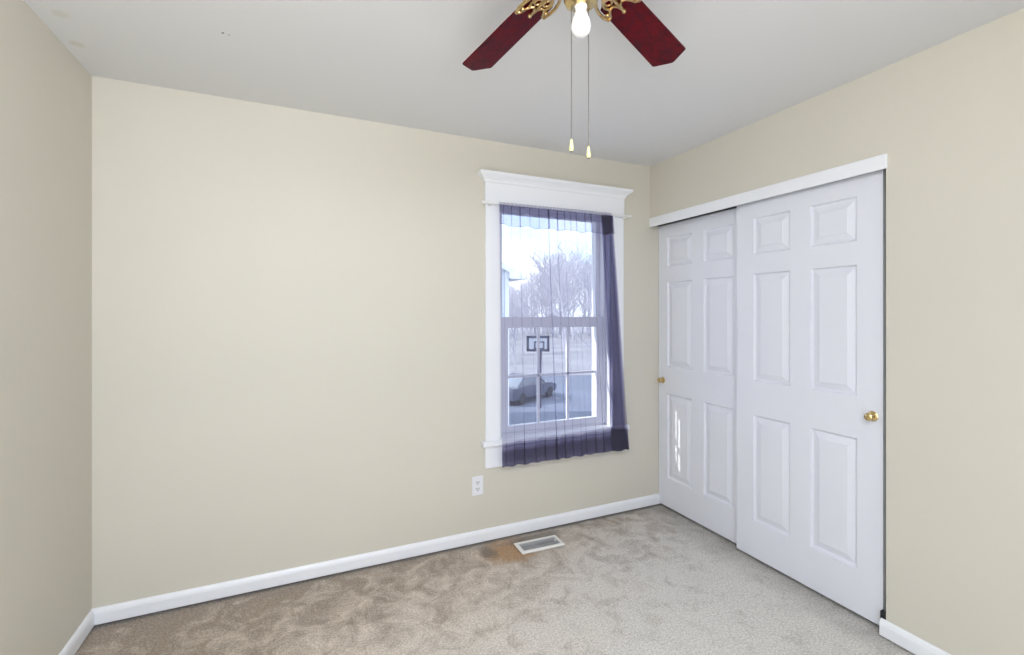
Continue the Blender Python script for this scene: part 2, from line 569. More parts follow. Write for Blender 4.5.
# ------------------------------------------------------------------ window
win = empty('window_1', (0, 0, 0)); tag(win, 'white framed double-hung window with crown header', 'window', kind='structure')
# casing
bm = NB()
box(bm, 1.858, WX0 + 0.002, -0.020, 0, 0.612, 2.064, 0.002)
link_mesh('side_casing', bm, M['white'], win)
bm = NB()
box(bm, WX1 - 0.002, 2.880, -0.020, 0, 0.612, 2.064, 0.002)
link_mesh('side_casing', bm, M['white'], win)
bm = NB()
box(bm, 1.854, 2.884, -0.024, 0, 2.062, 2.195, 0.002)
link_mesh('head_casing', bm, M['white'], win)
bm = NB()
ring_prev = None
for z, p in ((2.178, 0.024), (2.183, 0.030), (2.187, 0.030), (2.195, 0.033), (2.206, 0.042), (2.216, 0.054), (2.219, 0.058), (2.222, 0.062), (2.239, 0.062)):
    e = p - 0.024
    ring = [bm.verts.new(q) for q in ((1.854 - e * 1.15, 0, z), (1.854 - e * 1.15, -p, z), (2.884 + e * 1.15, -p, z), (2.884 + e * 1.15, 0, z))]
    if ring_prev:
        for k in range(4): bm.faces.new((ring_prev[k], ring_prev[(k + 1) % 4], ring[(k + 1) % 4], ring[k]))
    else: bm.faces.new(ring)
    ring_prev = ring
bm.faces.new(ring_prev)
link_mesh('crown_moulding', bm, M['white'], win)
bm = NB()
box(bm, 1.832, 2.912, -0.048, 0.05, 0.582, 0.613, 0.006, 3)
link_mesh('window_sill', bm, M['white'], win)
bm = NB()
box(bm, 1.857, 2.882, -0.018, 0, 0.446, 0.582, 0.003)
link_mesh('apron', bm, M['white'], win)
# jamb liner
bm = NB()
box(bm, WX0, WX0 + 0.012, -0.002, 0.155, 0.60, WZ1)
box(bm, WX1 - 0.012, WX1, -0.002, 0.155, 0.60, WZ1)
box(bm, WX0, WX1, -0.002, 0.155, WZ1 - 0.012, WZ1)
link_mesh('window_jamb', bm, M['white'], win)
# vinyl frame
FXA, FXB = WX0 + 0.012, WX1 - 0.012
bm = NB()
box(bm, FXA, FXA + 0.018, 0.045, 0.15, 0.60, WZ1 - 0.012, 0.003)
box(bm, FXB - 0.018, FXB, 0.045, 0.15, 0.60, WZ1 - 0.012, 0.003)
box(bm, FXA, FXB, 0.045, 0.15, WZ1 - 0.034, WZ1 - 0.012, 0.003)
box(bm, FXA, FXB, 0.045, 0.15, 0.598, 0.628, 0.003)
link_mesh('window_frame', bm, M['vinyl'], win)
def sash(y0, y1, z0, z1, rail_b, rail_t, st):
    xa, xb = FXA + 0.018, FXB - 0.018
    bm = NB()
    box(bm, xa, xa + st, y0, y1, z0, z1, 0.003)
    box(bm, xb - st, xb, y0, y1, z0, z1, 0.003)
    box(bm, xa + st - 0.002, xb - st + 0.002, y0, y1, z0, z0 + rail_b, 0.003)
    box(bm, xa + st - 0.002, xb - st + 0.002, y0, y1, z1 - rail_t, z1, 0.003)
    s = link_mesh('sash', bm, M['vinyl'], win)
    bm = NB()
    ym = (y0 + y1) / 2
    box(bm, xa + st - 0.004, xb - st + 0.004, ym - 0.002, ym + 0.002, z0 + rail_b - 0.004, z1 - rail_t + 0.004)
    link_mesh('pane', bm, M['glass'], s)
    return s, xa + st, xb - st, ym
lo, xa, xb, ym = sash(0.052, 0.088, 0.628, 1.362, 0.042, 0.068, 0.054)
bm = NB()
for k in (1, 2):
    x = xa + (xb - xa) * k / 3
    box(bm, x - 0.009, x + 0.009, ym - 0.008, ym + 0.008, 0.668, 1.296, 0.003)
box(bm, xa, xb, ym - 0.008, ym + 0.008, 0.972, 0.990, 0.003)
link_mesh('muntin_grid', bm, M['vinyl'], lo)
up_, xa, xb, ym = sash(0.095, 0.131, 1.318, WZ1 - 0.034, 0.044, 0.034, 0.030)
# sash lock on the meeting rail
bm = NB()
box(bm, 2.32, 2.40, 0.060, 0.085, 1.362, 1.368, 0.002)
tube(bm, [(2.36, 0.072, 1.366), (2.36, 0.072, 1.378)], 0.010, 12)
box(bm, 2.325, 2.372, 0.064, 0.076, 1.376, 1.384, 0.003)
link_mesh('sash_lock', bm, M['vinyl'], lo)

bm = NB()
for (x0, x1, z0, z1) in ((WX0 - 0.07, WX0, 0.53, WZ1 + 0.07), (WX1, WX1 + 0.07, 0.53, WZ1 + 0.07), (WX0, WX1, WZ1, WZ1 + 0.07)):
    box(bm, x0, x1, 0.16, 0.238, z0, z1, 0.004)
box(bm, WX0 - 0.09, WX1 + 0.09, 0.150, 0.255, 0.53, 0.600, 0.004)
link_mesh('sun_limiting_trim', bm, M['fascia'], win)  # unseen outer trim, added deep to narrow the sun beam
# unseen roof overhang, added to keep sun off the upper sash
bm = NB()
box(bm, -0.5, 4.4, 0.16, 0.66, ROOM_H, ROOM_H + 0.03)
box(bm, -0.5, 4.4, 0.63, 0.66, ROOM_H - 0.02, ROOM_H + 0.16)
o = link_mesh('sun_blocking_eave', bm, M['fascia']); tag(o, 'unseen white eave added above the window to block sun from the upper sash', 'eave', kind='structure')

# ------------------------------------------------------------------ curtain rod and curtain
rod = empty('curtain_rod', (1.82, -0.060, 2.056)); tag(rod, 'thin white curtain rod across the window head', 'curtain rod')
RZ, RY = 2.050, -0.060
def local(bm, root):
    for v in bm.verts: v.co -= root.location
    return bm
bm = NB(); tube(bm, [(1.842, RY, RZ - 0.004), (2.35, RY, RZ), (2.892, RY, RZ + 0.004)], 0.0062, 12)
link_mesh('rod', local(bm, rod), M['rod'], rod, smooth=True)
for x, z in ((1.840, RZ - 0.004), (2.888, RZ + 0.004)):
    bm = NB()
    sgn = -1 if x < 2.3 else 1
    lathe(bm, [(0.0, 0.0), (0.0075, 0.0), (0.009, 0.006), (0.009, 0.018), (0.007, 0.024), (0.0, 0.026)], 16,
          Matrix.Translation((x, RY, z)) @ Matrix.Rotation(sgn * PI / 2, 4, 'Y'))
    link_mesh('end_cap', local(bm, rod), M['rod'], rod, smooth=True)
for x in (1.880, 2.868):
    bm = NB()
    box(bm, x - 0.006, x + 0.006, -0.026, -0.0235, RZ - 0.018, RZ + 0.018, 0.001)
    box(bm, x - 0.003, x + 0.003, RY - 0.002, -0.024, RZ - 0.010, RZ - 0.0066, 0.001)
    link_mesh('bracket', local(bm, rod), M['rod'], rod)

ZT, ZBOT = 2.040, 0.460
# thin tucks: position along the gathered width u (0..1) and strength
PLEATS = [(0.030, 0.1), (0.165, 0.45), (0.245, 0.1), (0.405, 1.0), (0.485, 0.45), (0.60, 0.05), (0.655, 0.12), (0.735, 0.2), (0.79, 0.3), (0.095, 0.12), (0.325, 0.15), (0.545, 0.15)]
BUNCH0 = 0.862
def curtain_path():
    """samples (u, dx, dy, bunched) along the cloth from left to right; dx, dy in metres."""
    pts = []
    N = 150
    marks = sorted(PLEATS)
    i = 0
    for k in range(N + 1):
        s = k / N * BUNCH0
        while i < len(marks) and marks[i][0] <= s:
            pu, w = marks[i]
            a = 0.0001 + 0.0023 * w
            # the cloth runs on, doubles back behind itself, then goes on
            for (dx, dy) in ((a * 0.6, -0.003), (a, 0.0), (a * 0.3, 0.003), (-a * 0.6, 0.003), (-a, 0.001), (-a * 0.5, -0.001)):
                pts.append((pu, dx, dy * (0.25 + 0.75 * w), False))
            i += 1
        pts.append((s, 0.0, 0.0, False))
    # the gathered end: a stack of broad overlapping folds
    NG = 120
    FOLDS = 2.5
    for k in range(1, NG + 1):
        t = k / NG
        ph = (t * FOLDS) % 1.0
        tri = 4 * abs(ph - 0.5) - 1 if False else (1 - 4 * abs(((ph + 0.25) % 1.0) - 0.5))
        layer = t * FOLDS
        u = BUNCH0 + (1 - BUNCH0) * (0.50 + 0.40 * tri + 0.10 * (2 * t - 1))
        pts.append((u, 0.0, -0.004 * layer + 0.004 * math.sin(6.28 * 3 * ph), True))
    return pts
PATH = curtain_path()
def cloth_point(p, z, f):
    """f: 0 at the rod, 1 at the hem."""
    u, dx, dy, bunched = p
    xl = 1.928 + 0.012 * f
    xr = 2.748 + 0.121 * (f ** 0.95)
    uu = u
    if u > BUNCH0: uu = BUNCH0 + (u - BUNCH0) * (0.80 + 0.2 * f) + (1 - BUNCH0) * 0.20 * (1 - f)
    x = xl + (xr - xl) * uu
    amp = 0.002 + 0.008 * f
    y = -amp * (1.5 + math.sin(u * 2 * PI * 5.3 + 0.6) + 0.5 * math.sin(u * 2 * PI * 11.7 + 2.0 * f))
    k = 0.8 + 0.4 * f
    x += dx * k
    y += dy * k
    return Vector((x, RY + 0.001 + y, z))
def ruffle(u, a):
    return a * (0.5 * math.sin(u * 2 * PI * 9.5 + 0.5) + 0.7 * math.sin(u * 2 * PI * 5.3 + 0.6))
def sheet(zt, zb, nz, offset, wavy=0.0, fstart=0.0, fend=1.0, tuck=1.0):
    bm = NB()
    rows_ = []
    for j in range(nz + 1):
        t = j / nz
        row = []
        for p in PATH:
            z = zt + (zb - zt) * t
            if wavy: z += t * ruffle(p[0], wavy)
            # the hem line sags a little between the folds
            f = fstart + (fend - fstart) * t
            v = cloth_point((p[0], p[1] * tuck, p[2] * tuck, p[3]) if not p[3] else p, z, f)
            v.y += offset
            row.append(bm.verts.new(v))
        rows_.append(row)
    for a, b in zip(rows_, rows_[1:]):
        for k in range(len(a) - 1): bm.faces.new((a[k], a[k + 1], b[k + 1], b[k]))
    return bm
cur = empty('curtain', (2.35, RY, ZT)); tag(cur, 'sheer purple voile curtain bunched at the right side of the window', 'curtain')
bm = sheet(ZT, ZBOT, 44, 0.0, wavy=0.004)
link_mesh('voile_panel', local(bm, cur), M['curtain'], cur, smooth=True, angle=3.0)
fv = (ZT - 1.915) / (ZT - ZBOT)
for off, zb_ in ((-0.007, 1.917), (-0.0045, 1.990)):
    bm = sheet(ZT, zb_, 8, off, wavy=0.006, fend=(ZT - zb_) / (ZT - ZBOT), tuck=2.6)
    link_mesh('heading_ruffle', local(bm, cur), M['curtain'], cur, smooth=True, angle=3.0)
# stitched dark lower edge of the ruffle
bm = NB()
pts = []
for p in PATH:
    z = 1.917 + ruffle(p[0], 0.006)
    v = cloth_point(p, z, fv); v.y -= 0.008
    pts.append(v)
tube(bm, pts, 0.0016, 5)
link_mesh('ruffle_edge', local(bm, cur), M['curtain'], cur, smooth=True)
# deep hem turned up several times
f0 = (ZT - 0.606) / (ZT - ZBOT)
for off, ztop in ((-0.0025, 0.606), (0.0025, 0.590), (0.0045, 0.565), (0.006, 0.550)):
    bm = sheet(ztop, ZBOT, 6, off, wavy=0.004, fstart=f0, tuck=1.8)
    link_mesh('hem', local(bm, cur), M['curtain'], cur, smooth=True, angle=3.0)
# rod pocket gathered round the rod
bm = NB()
rows_ = []
npk = 220
for i in range(npk + 1):
    u = i / npk
    x = 1.928 + (2.748 - 1.928) * u
    r = 0.0085 + 0.0016 * math.sin(u * 2 * PI * 31) + 0.0012 * math.sin(u * 2 * PI * 53 + 1)
    zc = RZ - 0.004 + 0.008 * (x - 1.82) / 1.09
    rows_.append([bm.verts.new((x, RY + r * math.cos(a), zc + r * math.sin(a))) for a in [2 * PI * k / 10 for k in range(10)]])
for a, b in zip(rows_, rows_[1:]):
    for k in range(10): bm.faces.new((a[k], a[(k + 1) % 10], b[(k + 1) % 10], b[k]))
link_mesh('rod_pocket', local(bm, cur), M['curtain'], cur, smooth=True, angle=3.0)

# ------------------------------------------------------------------ wall outlet
t = empty('wall_outlet', (1.812, 0, 0.347)); tag(t, 'white duplex wall outlet below the left side of the window', 'outlet')
bm = NB(); box(bm, -0.035, 0.035, -0.006, 0, -0.057, 0.057, 0.003, 3)
link_mesh('cover_plate', bm, M['plastic'], t)
for s in (-1, 1):
    bm = NB()
    lathe(bm, [(0.0165, -0.006), (0.0165, -0.0015), (0.0155, 0.0), (0, 0)], 28,
          Matrix.Translation((0, -0.0078, s * 0.0195)) @ Matrix.Rotation(PI / 2, 4, 'X') @ Matrix.Diagonal((1, 0.84, 1, 1)))
    r = link_mesh('receptacle', bm, M['plastic'], t, smooth=True)
    bm = NB()
    z = s * 0.0195
    box(bm, -0.0085, -0.0050, -0.0084, -0.0060, z - 0.002, z + 0.008)
    box(bm, 0.0050, 0.0085, -0.0084, -0.0060, z - 0.001, z + 0.008)
    lathe(bm, [(0.003, -0.002), (0.003, 0.0005), (0, 0.0005)], 12, Matrix.Translation((0, -0.0080, z - 0.0075)) @ Matrix.Rotation(PI / 2, 4, 'X'))
    link_mesh('slots', bm, M['dark'], r)
bm = NB()
lathe(bm, [(0.0032, -0.001), (0.0032, 0.0008), (0.002, 0.0014), (0, 0.0014)], 12, Matrix.Translation((0, -0.006, 0)) @ Matrix.Rotation(PI / 2, 4, 'X'))
link_mesh('screw', bm, M['plastic'], t, smooth=True)

# ------------------------------------------------------------------ floor register
t = empty('floor_register', (2.136, -0.186, 0.0), math.radians(-1.5)); tag(t, 'cream metal floor register set in the carpet below the window', 'vent')
LX, LY = 0.140, 0.063
bm = NB()
fw = 0.020
# sloped picture-frame flange
def ring4(ix, iy, z): return [bm.verts.new(q) for q in ((-LX + ix, -LY + iy, z), (LX - ix, -LY + iy, z), (LX - ix, LY - iy, z), (-LX + ix, LY - iy, z))]
rr = [ring4(0.008, 0.008, 0.001), ring4(-0.001, -0.001, 0.012), ring4(0.005, 0.005, 0.017), ring4(fw, fw, 0.017), ring4(fw, fw, 0.001)]
for a, b in zip(rr, rr[1:]):
    for k in range(4): bm.faces.new((a[k], a[(k + 1) % 4], b[(k + 1) % 4], b[k]))
bm.faces.new(rr[-1])
link_mesh('flange', bm, M['register'], t)
bm = NB()
n = 18
for i in range(n):
    x = -LX + fw + 0.004 + (2 * (LX - fw) - 0.008) * i / (n - 1)
    mt = Matrix.Translation((x, 0, 0.0115)) @ Matrix.Rotation(math.radians(12 if x < 0 else -12), 4, 'Y')
    box(bm, -0.0016, 0.0016, -LY + fw, LY - fw, -0.004, 0.004, 0, 1, mt)
for y in (-0.016, 0.016):
    box(bm, -LX + fw, LX - fw, y - 0.0012, y + 0.0012, 0.010, 0.0150)
link_mesh('louvre_grille', bm, M['slat'], t)
bm = NB()
box(bm, -LX + fw, LX - fw, -LY + fw, LY - fw, 0.0012, 0.003)
link_mesh('damper', bm, M['dark'], t)
bm = NB()
box(bm, LX - fw - 0.020, LX - fw - 0.012, -0.006, 0.006, 0.012, 0.021, 0.002)
link_mesh('damper_lever', bm, M['register'], t)

# ------------------------------------------------------------------ ceiling fan
FX, FY = 1.513, -1.616
fan = empty('ceiling_fan', (FX, FY, ROOM_H)); tag(fan, 'ceiling fan with cherry red blades and brass fittings', 'ceiling fan')
HB = 2.287 - ROOM_H       # blade plane
bm = NB(); lathe(bm, [(0, 0), (0.085, 0), (0.088, -0.010), (0.080, -0.030), (0.066, -0.045), (0.060, -0.050), (0, -0.050)], 40)
link_mesh('canopy', bm, M['brass'], fan, smooth=True)
bm = NB(); lathe(bm, [(0, -0.046), (0.070, -0.046), (0.098, -0.054), (0.110, -0.070), (0.112, -0.105), (0.108, -0.122), (0.094, -0.134), (0.078, -0.140), (0.078, -0.160), (0, -0.160)], 48)
link_mesh('motor_housing', bm, M['antique'], fan, smooth=True)
bm = NB(); lathe(bm, [(0, -0.158), (0.060, -0.158), (0.062, -0.166), (0.054, -0.178), (0.046, -0.186), (0.043, -0.232), (0.044, -0.245), (0.040, -0.255), (0.030, -0.2615), (0.018, -0.264), (0, -0.264)], 40)
sw = link_mesh('switch_housing', bm, M['brass'], fan, smooth=True)
bm = NB(); lathe(bm, [(0, -0.250), (0.0165, -0.250), (0.0165, -0.258), (0.0155, -0.268), (0.0150, -0.270), (0, -0.270)], 28)
link_mesh('bulb_socket', bm, M['socket'], fan, smooth=True)
bm = NB()
lathe(bm, [(0, -0.262), (0.0132, -0.262), (0.0135, -0.275), (0.0150, -0.281), (0.0185, -0.290), (0.0230, -0.301), (0.0253, -0.312), (0.0252, -0.320), (0.0225, -0.330), (0.0165, -0.3375), (0.009, -0.3415), (0, -0.3425)], 36)
link_mesh('light_bulb', bm, M['bulb'], fan, smooth=True)

# blades
R0, R1, BW0, BW1 = 0.175, 0.612, 0.099, 0.121
def blade_bm():
    bm = NB()
    th = 0.006
    outline = [(R0, -BW0 / 2 + 0.012), (R0 + 0.012, -BW0 / 2), (R1 - 0.034, -BW1 / 2), (R1 - 0.029, -BW1 / 2 + 0.002), (R1 + 0.003, -0.008),
               (R1 + 0.006, 0.0), (R1 + 0.003, 0.008), (R1 - 0.029, BW1 / 2 - 0.002), (R1 - 0.034, BW1 / 2), (R0 + 0.012, BW0 / 2), (R0, BW0 / 2 - 0.012)]
    A = [bm.verts.new((x, y, 0)) for x, y in outline]
    f = bm.faces.new(A)
    r = bmesh.ops.extrude_face_region(bm, geom=[f])
    for v in r['geom']:
        if isinstance(v, bmesh.types.BMVert): v.co.z += th
    es = [e for e in bm.edges if abs(e.verts[0].co.z - e.verts[1].co.z) < 1e-6]
    bmesh.ops.bevel(bm, geom=es, offset=0.0018, segments=2, affect='EDGES', profile=0.5)
    return bm
PITCH = math.radians(-10)
def arm_bm():
    """cast brass blade iron with open scrollwork, blade frame local, x outward."""
    bm = NB()
    zz = -0.004
    def strap(pts, r=0.0045):
        tube(bm, [(x if x < 0.1 else 0.1 + (x - 0.1) * 1.32, y, zz) for x, y in pts], r, 8)
    def arc(cx, cy, r, a0, a1, n=14):
        return [(cx + r * math.cos(math.radians(a0 + (a1 - a0) * i / n)), cy + r * math.sin(math.radians(a0 + (a1 - a0) * i / n))) for i in range(n + 1)]
    for s in (-1, 1):
        # outer scroll that sweeps out to the blade edge and curls back
        strap([(0.085, s * 0.010), (0.105, s * 0.020), (0.125, s * 0.036), (0.145, s * 0.050), (0.165, s * 0.056), (0.185, s * 0.056), (0.203, s * 0.050)], 0.0052)
        strap([(0.203, s * 0.050), (0.198, s * 0.040), (0.186, s * 0.034), (0.176, s * 0.026), (0.172, s * 0.014), (0.180, s * 0.004), (0.200, 0.0)], 0.0042)
        strap([(0.120, s * 0.012), (0.135, s * 0.020), (0.148, s * 0.030), (0.160, s * 0.034), (0.176, s * 0.027)], 0.0042)
        strap(arc(0.153, s * 0.016, 0.010, 0, 360, 18), 0.0030)
    strap([(0.110, 0.0), (0.140, 0.0), (0.172, 0.0), (0.205, 0.0)], 0.0046)
    # solid root
    box(bm, 0.060, 0.120, -0.014, 0.014, zz - 0.005, zz + 0.007, 0.004)
    # screw bosses
    for (x, y) in ((0.213, 0.042), (0.213, -0.042), (0.238, 0.0)):
        lathe(bm, [(0, -0.0095), (0.004, -0.0095), (0.006, -0.007), (0.0065, -0.002), (0.0065, 0.002), (0, 0.002)], 14, Matrix.Translation((x, y, 0)))
    return bm
ANG0 = math.radians(25.5)
blade0 = arm0 = None
for k in range(5):
    a = ANG0 + k * 2 * PI / 5
    mtx = Matrix.Rotation(a, 4, 'Z') @ Matrix.Rotation(PITCH, 4, 'X')
    if k == 0:
        arm0 = link_mesh('blade_arm', arm_bm(), M['antique'], fan, smooth=True)
        blade0 = link_mesh('blade', blade_bm(), M['blade'], fan)
        ar, bl = arm0, blade0
    else:
        ar, bl = arm0.copy(), blade0.copy()
        C.objects.link(ar); C.objects.link(bl)
        ar.parent = fan; bl.parent = fan
    for q, dz in ((ar, 0), (bl, 0.0)):
        q.matrix_local = Matrix.Translation((0, 0, HB + dz)) @ mtx
# pull chains: to the left and right of the bulb as the camera sees it
Rv = Vector((0.913, -0.4076, 0)); Fv = Vector((0.4076, 0.913, 0))
for lat, dep, zb in ((-0.0240, 0.004, 1.804), (0.0230, 0.020, 1.792)):
    p = Rv * lat + Fv * dep
    zb -= ROOM_H
    bm = NB()
    zt = -0.250
    nb_ = 90
    tube(bm, [(p.x * 1.2, p.y * 1.2, zt + 0.004), (p.x, p.y, zt - 0.006), (p.x, p.y, zb + 0.030)], 0.0008, 6)
    for i in range(nb_):
        z = zt - 0.006 + (zb + 0.030 - zt + 0.006) * i / (nb_ - 1)
        bmesh.ops.create_icosphere(bm, subdivisions=1, radius=0.0017, matrix=Matrix.Translation((p.x, p.y, z)))
    ch = link_mesh('pull_chain', bm, M['chain'], fan, smooth=True)
    bm = NB()
    lathe(bm, [(0, zb + 0.032), (0.0022, zb + 0.032), (0.0032, zb + 0.029), (0.0044, zb + 0.018), (0.0056, zb + 0.010), (0.0054, zb + 0.005), (0.0040, zb + 0.002), (0, zb + 0.002)], 20, Matrix.Translation((p.x, p.y, 0)))
    pl = link_mesh('pull', bm, M['ivory'], ch, smooth=True)
    pl['label'] = 'ivory teardrop pull'
    bm = NB()
    lathe(bm, [(0, zb + 0.003), (0.0036, zb + 0.003), (0.0034, zb), (0, zb)], 16, Matrix.Translation((p.x, p.y, 0)))
    tp = link_mesh('pull_tip', bm, M['chain'], ch, smooth=True)

# ------------------------------------------------------------------ outside
GZ = -3.5
CP = Vector((0.867, -2.628, 1.388))
def world_at(px, dep, z):
    d = Fv.normalized() + Rv.normalized() * ((px - 512) / 461.5)
    q = CP + d * dep
    return Vector((q.x, q.y, z))
bm = NB()
box(bm, -60, 120, 1.2, 160, GZ - 0.5, GZ)
o = link_mesh('ground', bm, M['lawn']); tag(o, 'pale dry lawn outside the window', 'lawn', kind='structure')
bm = NB()
a, b, c, d = world_at(380, 11, 0), world_at(760, 11, 0), world_at(760, 36, 0), world_at(380, 36, 0)
prism(bm, [(q.x, q.y) for q in (a, b, c, d)], 2, GZ, GZ + 0.04)
o = link_mesh('driveway', bm, M['asphalt']); tag(o, 'grey asphalt drive outside the window', 'driveway', kind='structure')

# neighbour's house
hs = empty('neighbour_house', (2.4, 10.2, GZ)); tag(hs, 'pale neighbouring house with a gable roof, behind the left edge of the curtain', 'house')
HWd, HWall, HDp, RID = 4.05, 6.15, 9.0, 1.9
bm = NB()
n = 34
for i in range(n):          # lap siding boards of the gable front and the two sides
    z0 = HWall * i / n; z1 = HWall * (i + 1) / n
    prism(bm, [(-0.02, z0), (0.0, z1), (0.05, z1), (0.05, z0)], 0, -HWd, HWd)
    prism(bm, [(HWd + 0.02, z0), (HWd, z1), (HWd - 0.05, z1), (HWd - 0.05, z0)], 1, 0, HDp)
    prism(bm, [(-HWd - 0.02, z0), (-HWd, z1), (-HWd + 0.05, z1), (-HWd + 0.05, z0)], 1, 0, HDp)
box(bm, -HWd, HWd, HDp - 0.05, HDp, 0, HWall)
m_ = 10
for i in range(m_):
    z0 = HWall + RID * i / m_; z1 = HWall + RID * (i + 1) / m_
    w0 = HWd * (1 - i / m_); w1 = HWd * (1 - (i + 1) / m_) + 0.001
    A = [bm.verts.new(q) for q in ((-w0, -0.02, z0), (w0, -0.02, z0), (w1, 0, z1), (-w1, 0, z1))]
    bm.faces.new(A)
link_mesh('wall', bm, M['siding'], hs)
bm = NB()
ov = 0.42
sl = RID / HWd
prism(bm, [(-HWd - ov, HWall - ov * sl), (0, HWall + RID), (HWd + ov, HWall - ov * sl), (HWd + ov, HWall - ov * sl + 0.14), (0, HWall + RID + 0.16), (-HWd - ov, HWall - ov * sl + 0.14)], 1, -0.12, HDp + 0.4)
link_mesh('roof', bm, M['shingle'], hs)
bm = NB()
for s in (-1, 1):
    prism(bm, [(s * (HWd + ov), HWall - ov * sl - 0.04), (0, HWall + RID - 0.04), (0, HWall + RID + 0.12), (s * (HWd + ov), HWall - ov * sl + 0.12)], 1, -0.16, -0.12)
    box(bm, s * (HWd + ov) - 0.03, s * (HWd + ov) + 0.03, -0.4, HDp + 0.4, HWall - ov * sl - 0.05, HWall - ov * sl + 0.12)
    x0, x1 = sorted((s * HWd, s * (HWd + ov)))
    box(bm, x0, x1, -0.4, HDp + 0.4, HWall - ov * sl - 0.06, HWall - ov * sl - 0.03)
for s in (-1, 1):
    prism(bm, [(s * HWd, HWall - ov * sl - 0.06), (s * (HWd + ov), HWall - ov * sl - 0.06), (s * (HWd + ov), HWall - ov * sl + 0.10), (s * HWd, HWall + 0.10)], 1, -0.17, -0.08)
link_mesh('eave_trim', bm, M['fascia'], hs)
for s in (-1, 1):
    bm = NB(); x0, x1 = sorted((s * (HWd - 0.10), s * (HWd + 0.03)))
    box(bm, x0, x1, -0.04, 0.08, 0, HWall)
    link_mesh('corner_board', bm, M['fascia'], hs)
for (x, z) in ((-2.4, 1.0), (1.6, 1.0), (-2.4, 3.9), (1.6, 3.9)):
    bm = NB()
    for (x0, x1, z0, z1) in ((x - 0.55, x - 0.45, z, z + 1.4), (x + 0.45, x + 0.55, z, z + 1.4), (x - 0.55, x + 0.55, z - 0.1, z), (x - 0.55, x + 0.55, z + 1.4, z + 1.5), (x - 0.45, x + 0.45, z + 0.68, z + 0.74)):
        box(bm, x0, x1, -0.06, -0.01, z0, z1)
    w_ = link_mesh('window', bm, M['fascia'], hs)
    bm = NB(); box(bm, x - 0.45, x + 0.45, -0.045, -0.025, z, z + 1.4)
    link_mesh('pane', bm, M['house_glass'], w_)

# basketball hoop
hp = world_at(541, 23.0, GZ)
hoop = empty('basketball_hoop', hp, math.atan2(-0.4076, 0.913)); tag(hoop, 'basketball backboard on a dark pole, seen through the lower sash', 'basketball hoop')
bm = NB()
tube(bm, [(0, 0.55, 0), (0, 0.50, 2.2), (0, 0.32, 2.9), (0, 0.06, 3.25)], 0.06, 10)
link_mesh('pole', bm, M['hoop_dark'], hoop, smooth=True)
BX, BZ, BHW, BHH = -0.15, 3.36, 0.55, 0.37
bm = NB(); box(bm, BX - BHW, BX + BHW, -0.02, 0.02, BZ - BHH, BZ + BHH, 0.004)
bb = link_mesh('backboard', bm, M['board'], hoop)
def frame4(bm, cx, cz, hw, hh, w, y0, y1):
    box(bm, cx - hw, cx + hw, y0, y1, cz + hh - w, cz + hh)
    box(bm, cx - hw, cx + hw, y0, y1, cz - hh, cz - hh + w)
    box(bm, cx - hw, cx - hw + w, y0, y1, cz - hh, cz + hh)
    box(bm, cx + hw - w, cx + hw, y0, y1, cz - hh, cz + hh)
bm = NB()
frame4(bm, BX, BZ, BHW + 0.02, BHH + 0.02, 0.12, -0.032, 0.03)
frame4(bm, BX + 0.06, BZ - 0.08, 0.26, 0.20, 0.07, -0.030, -0.018)
link_mesh('board_frame', bm, M['hoop_dark'], bb)
bm = NB()
tube(bm, [(BX + 0.06 + 0.22 * math.cos(2 * PI * i / 24), -0.32 + 0.22 * math.sin(2 * PI * i / 24), BZ - 0.26) for i in range(25)], 0.010, 8)
box(bm, BX, BX + 0.12, -0.11, -0.02, BZ - 0.30, BZ - 0.25)
link_mesh('rim', bm, M['hoop_dark'], hoop, smooth=True)

# parked car
cp = world_at(524, 26.0, GZ + 0.04)
car = empty('parked_car', cp, math.atan2(-0.4076, 0.913) + 0.95); tag(car, 'dark parked car on the drive, seen through the lower left of the window', 'car')
def car_profile(pts, half, taper):
    bm = NB()
    rows_ = []
    ys = [(-half, taper), (-half * 0.93, 1.0), (0, 1.02), (half * 0.93, 1.0), (half, taper)]
    cx = sum(p[0] for p in pts) / len(pts); cz = sum(p[1] for p in pts) / len(pts)
    for y, s in ys:
        rows_.append([bm.verts.new((cx + (x - cx) * s, y, cz + (z - cz) * s)) for x, z in pts])
    for a, b in zip(rows_, rows_[1:]):
        for k in range(len(pts)):
            k2 = (k + 1) % len(pts)
            bm.faces.new((a[k], a[k2], b[k2], b[k]))
    bm.faces.new(rows_[0]); bm.faces.new(rows_[-1])
    return bm
bm = car_profile([(-2.2, 0.30), (2.15, 0.30), (2.25, 0.50), (2.18, 0.72), (1.7, 0.84), (1.0, 0.92), (-1.5, 0.95), (-2.15, 0.92), (-2.25, 0.62)], 0.88, 0.93)
link_mesh('body', bm, M['car'], car, smooth=True)
bm = car_profile([(1.05, 0.90), (0.42, 1.34), (-0.2, 1.44), (-0.95, 1.38), (-1.65, 0.93)], 0.72, 0.90)
link_mesh('cabin_glass', bm, M['car_glass'], car, smooth=True)
bm = NB()
prism(bm, [(0.40, 1.35), (-0.2, 1.455), (-0.95, 1.395), (-0.93, 1.36), (-0.2, 1.42), (0.38, 1.32)], 1, -0.70, 0.70)
for s in (-1, 1):
    for (xa, za, xb_, zb_) in ((1.05, 0.91, 0.42, 1.35), (-0.30, 0.93, -0.30, 1.42), (-1.62, 0.94, -0.95, 1.39)):
        tube(bm, [(xa, s * 0.715, za), (xb_, s * 0.665, zb_)], 0.035, 8)
link_mesh('roof', bm, M['car'], car, smooth=True)
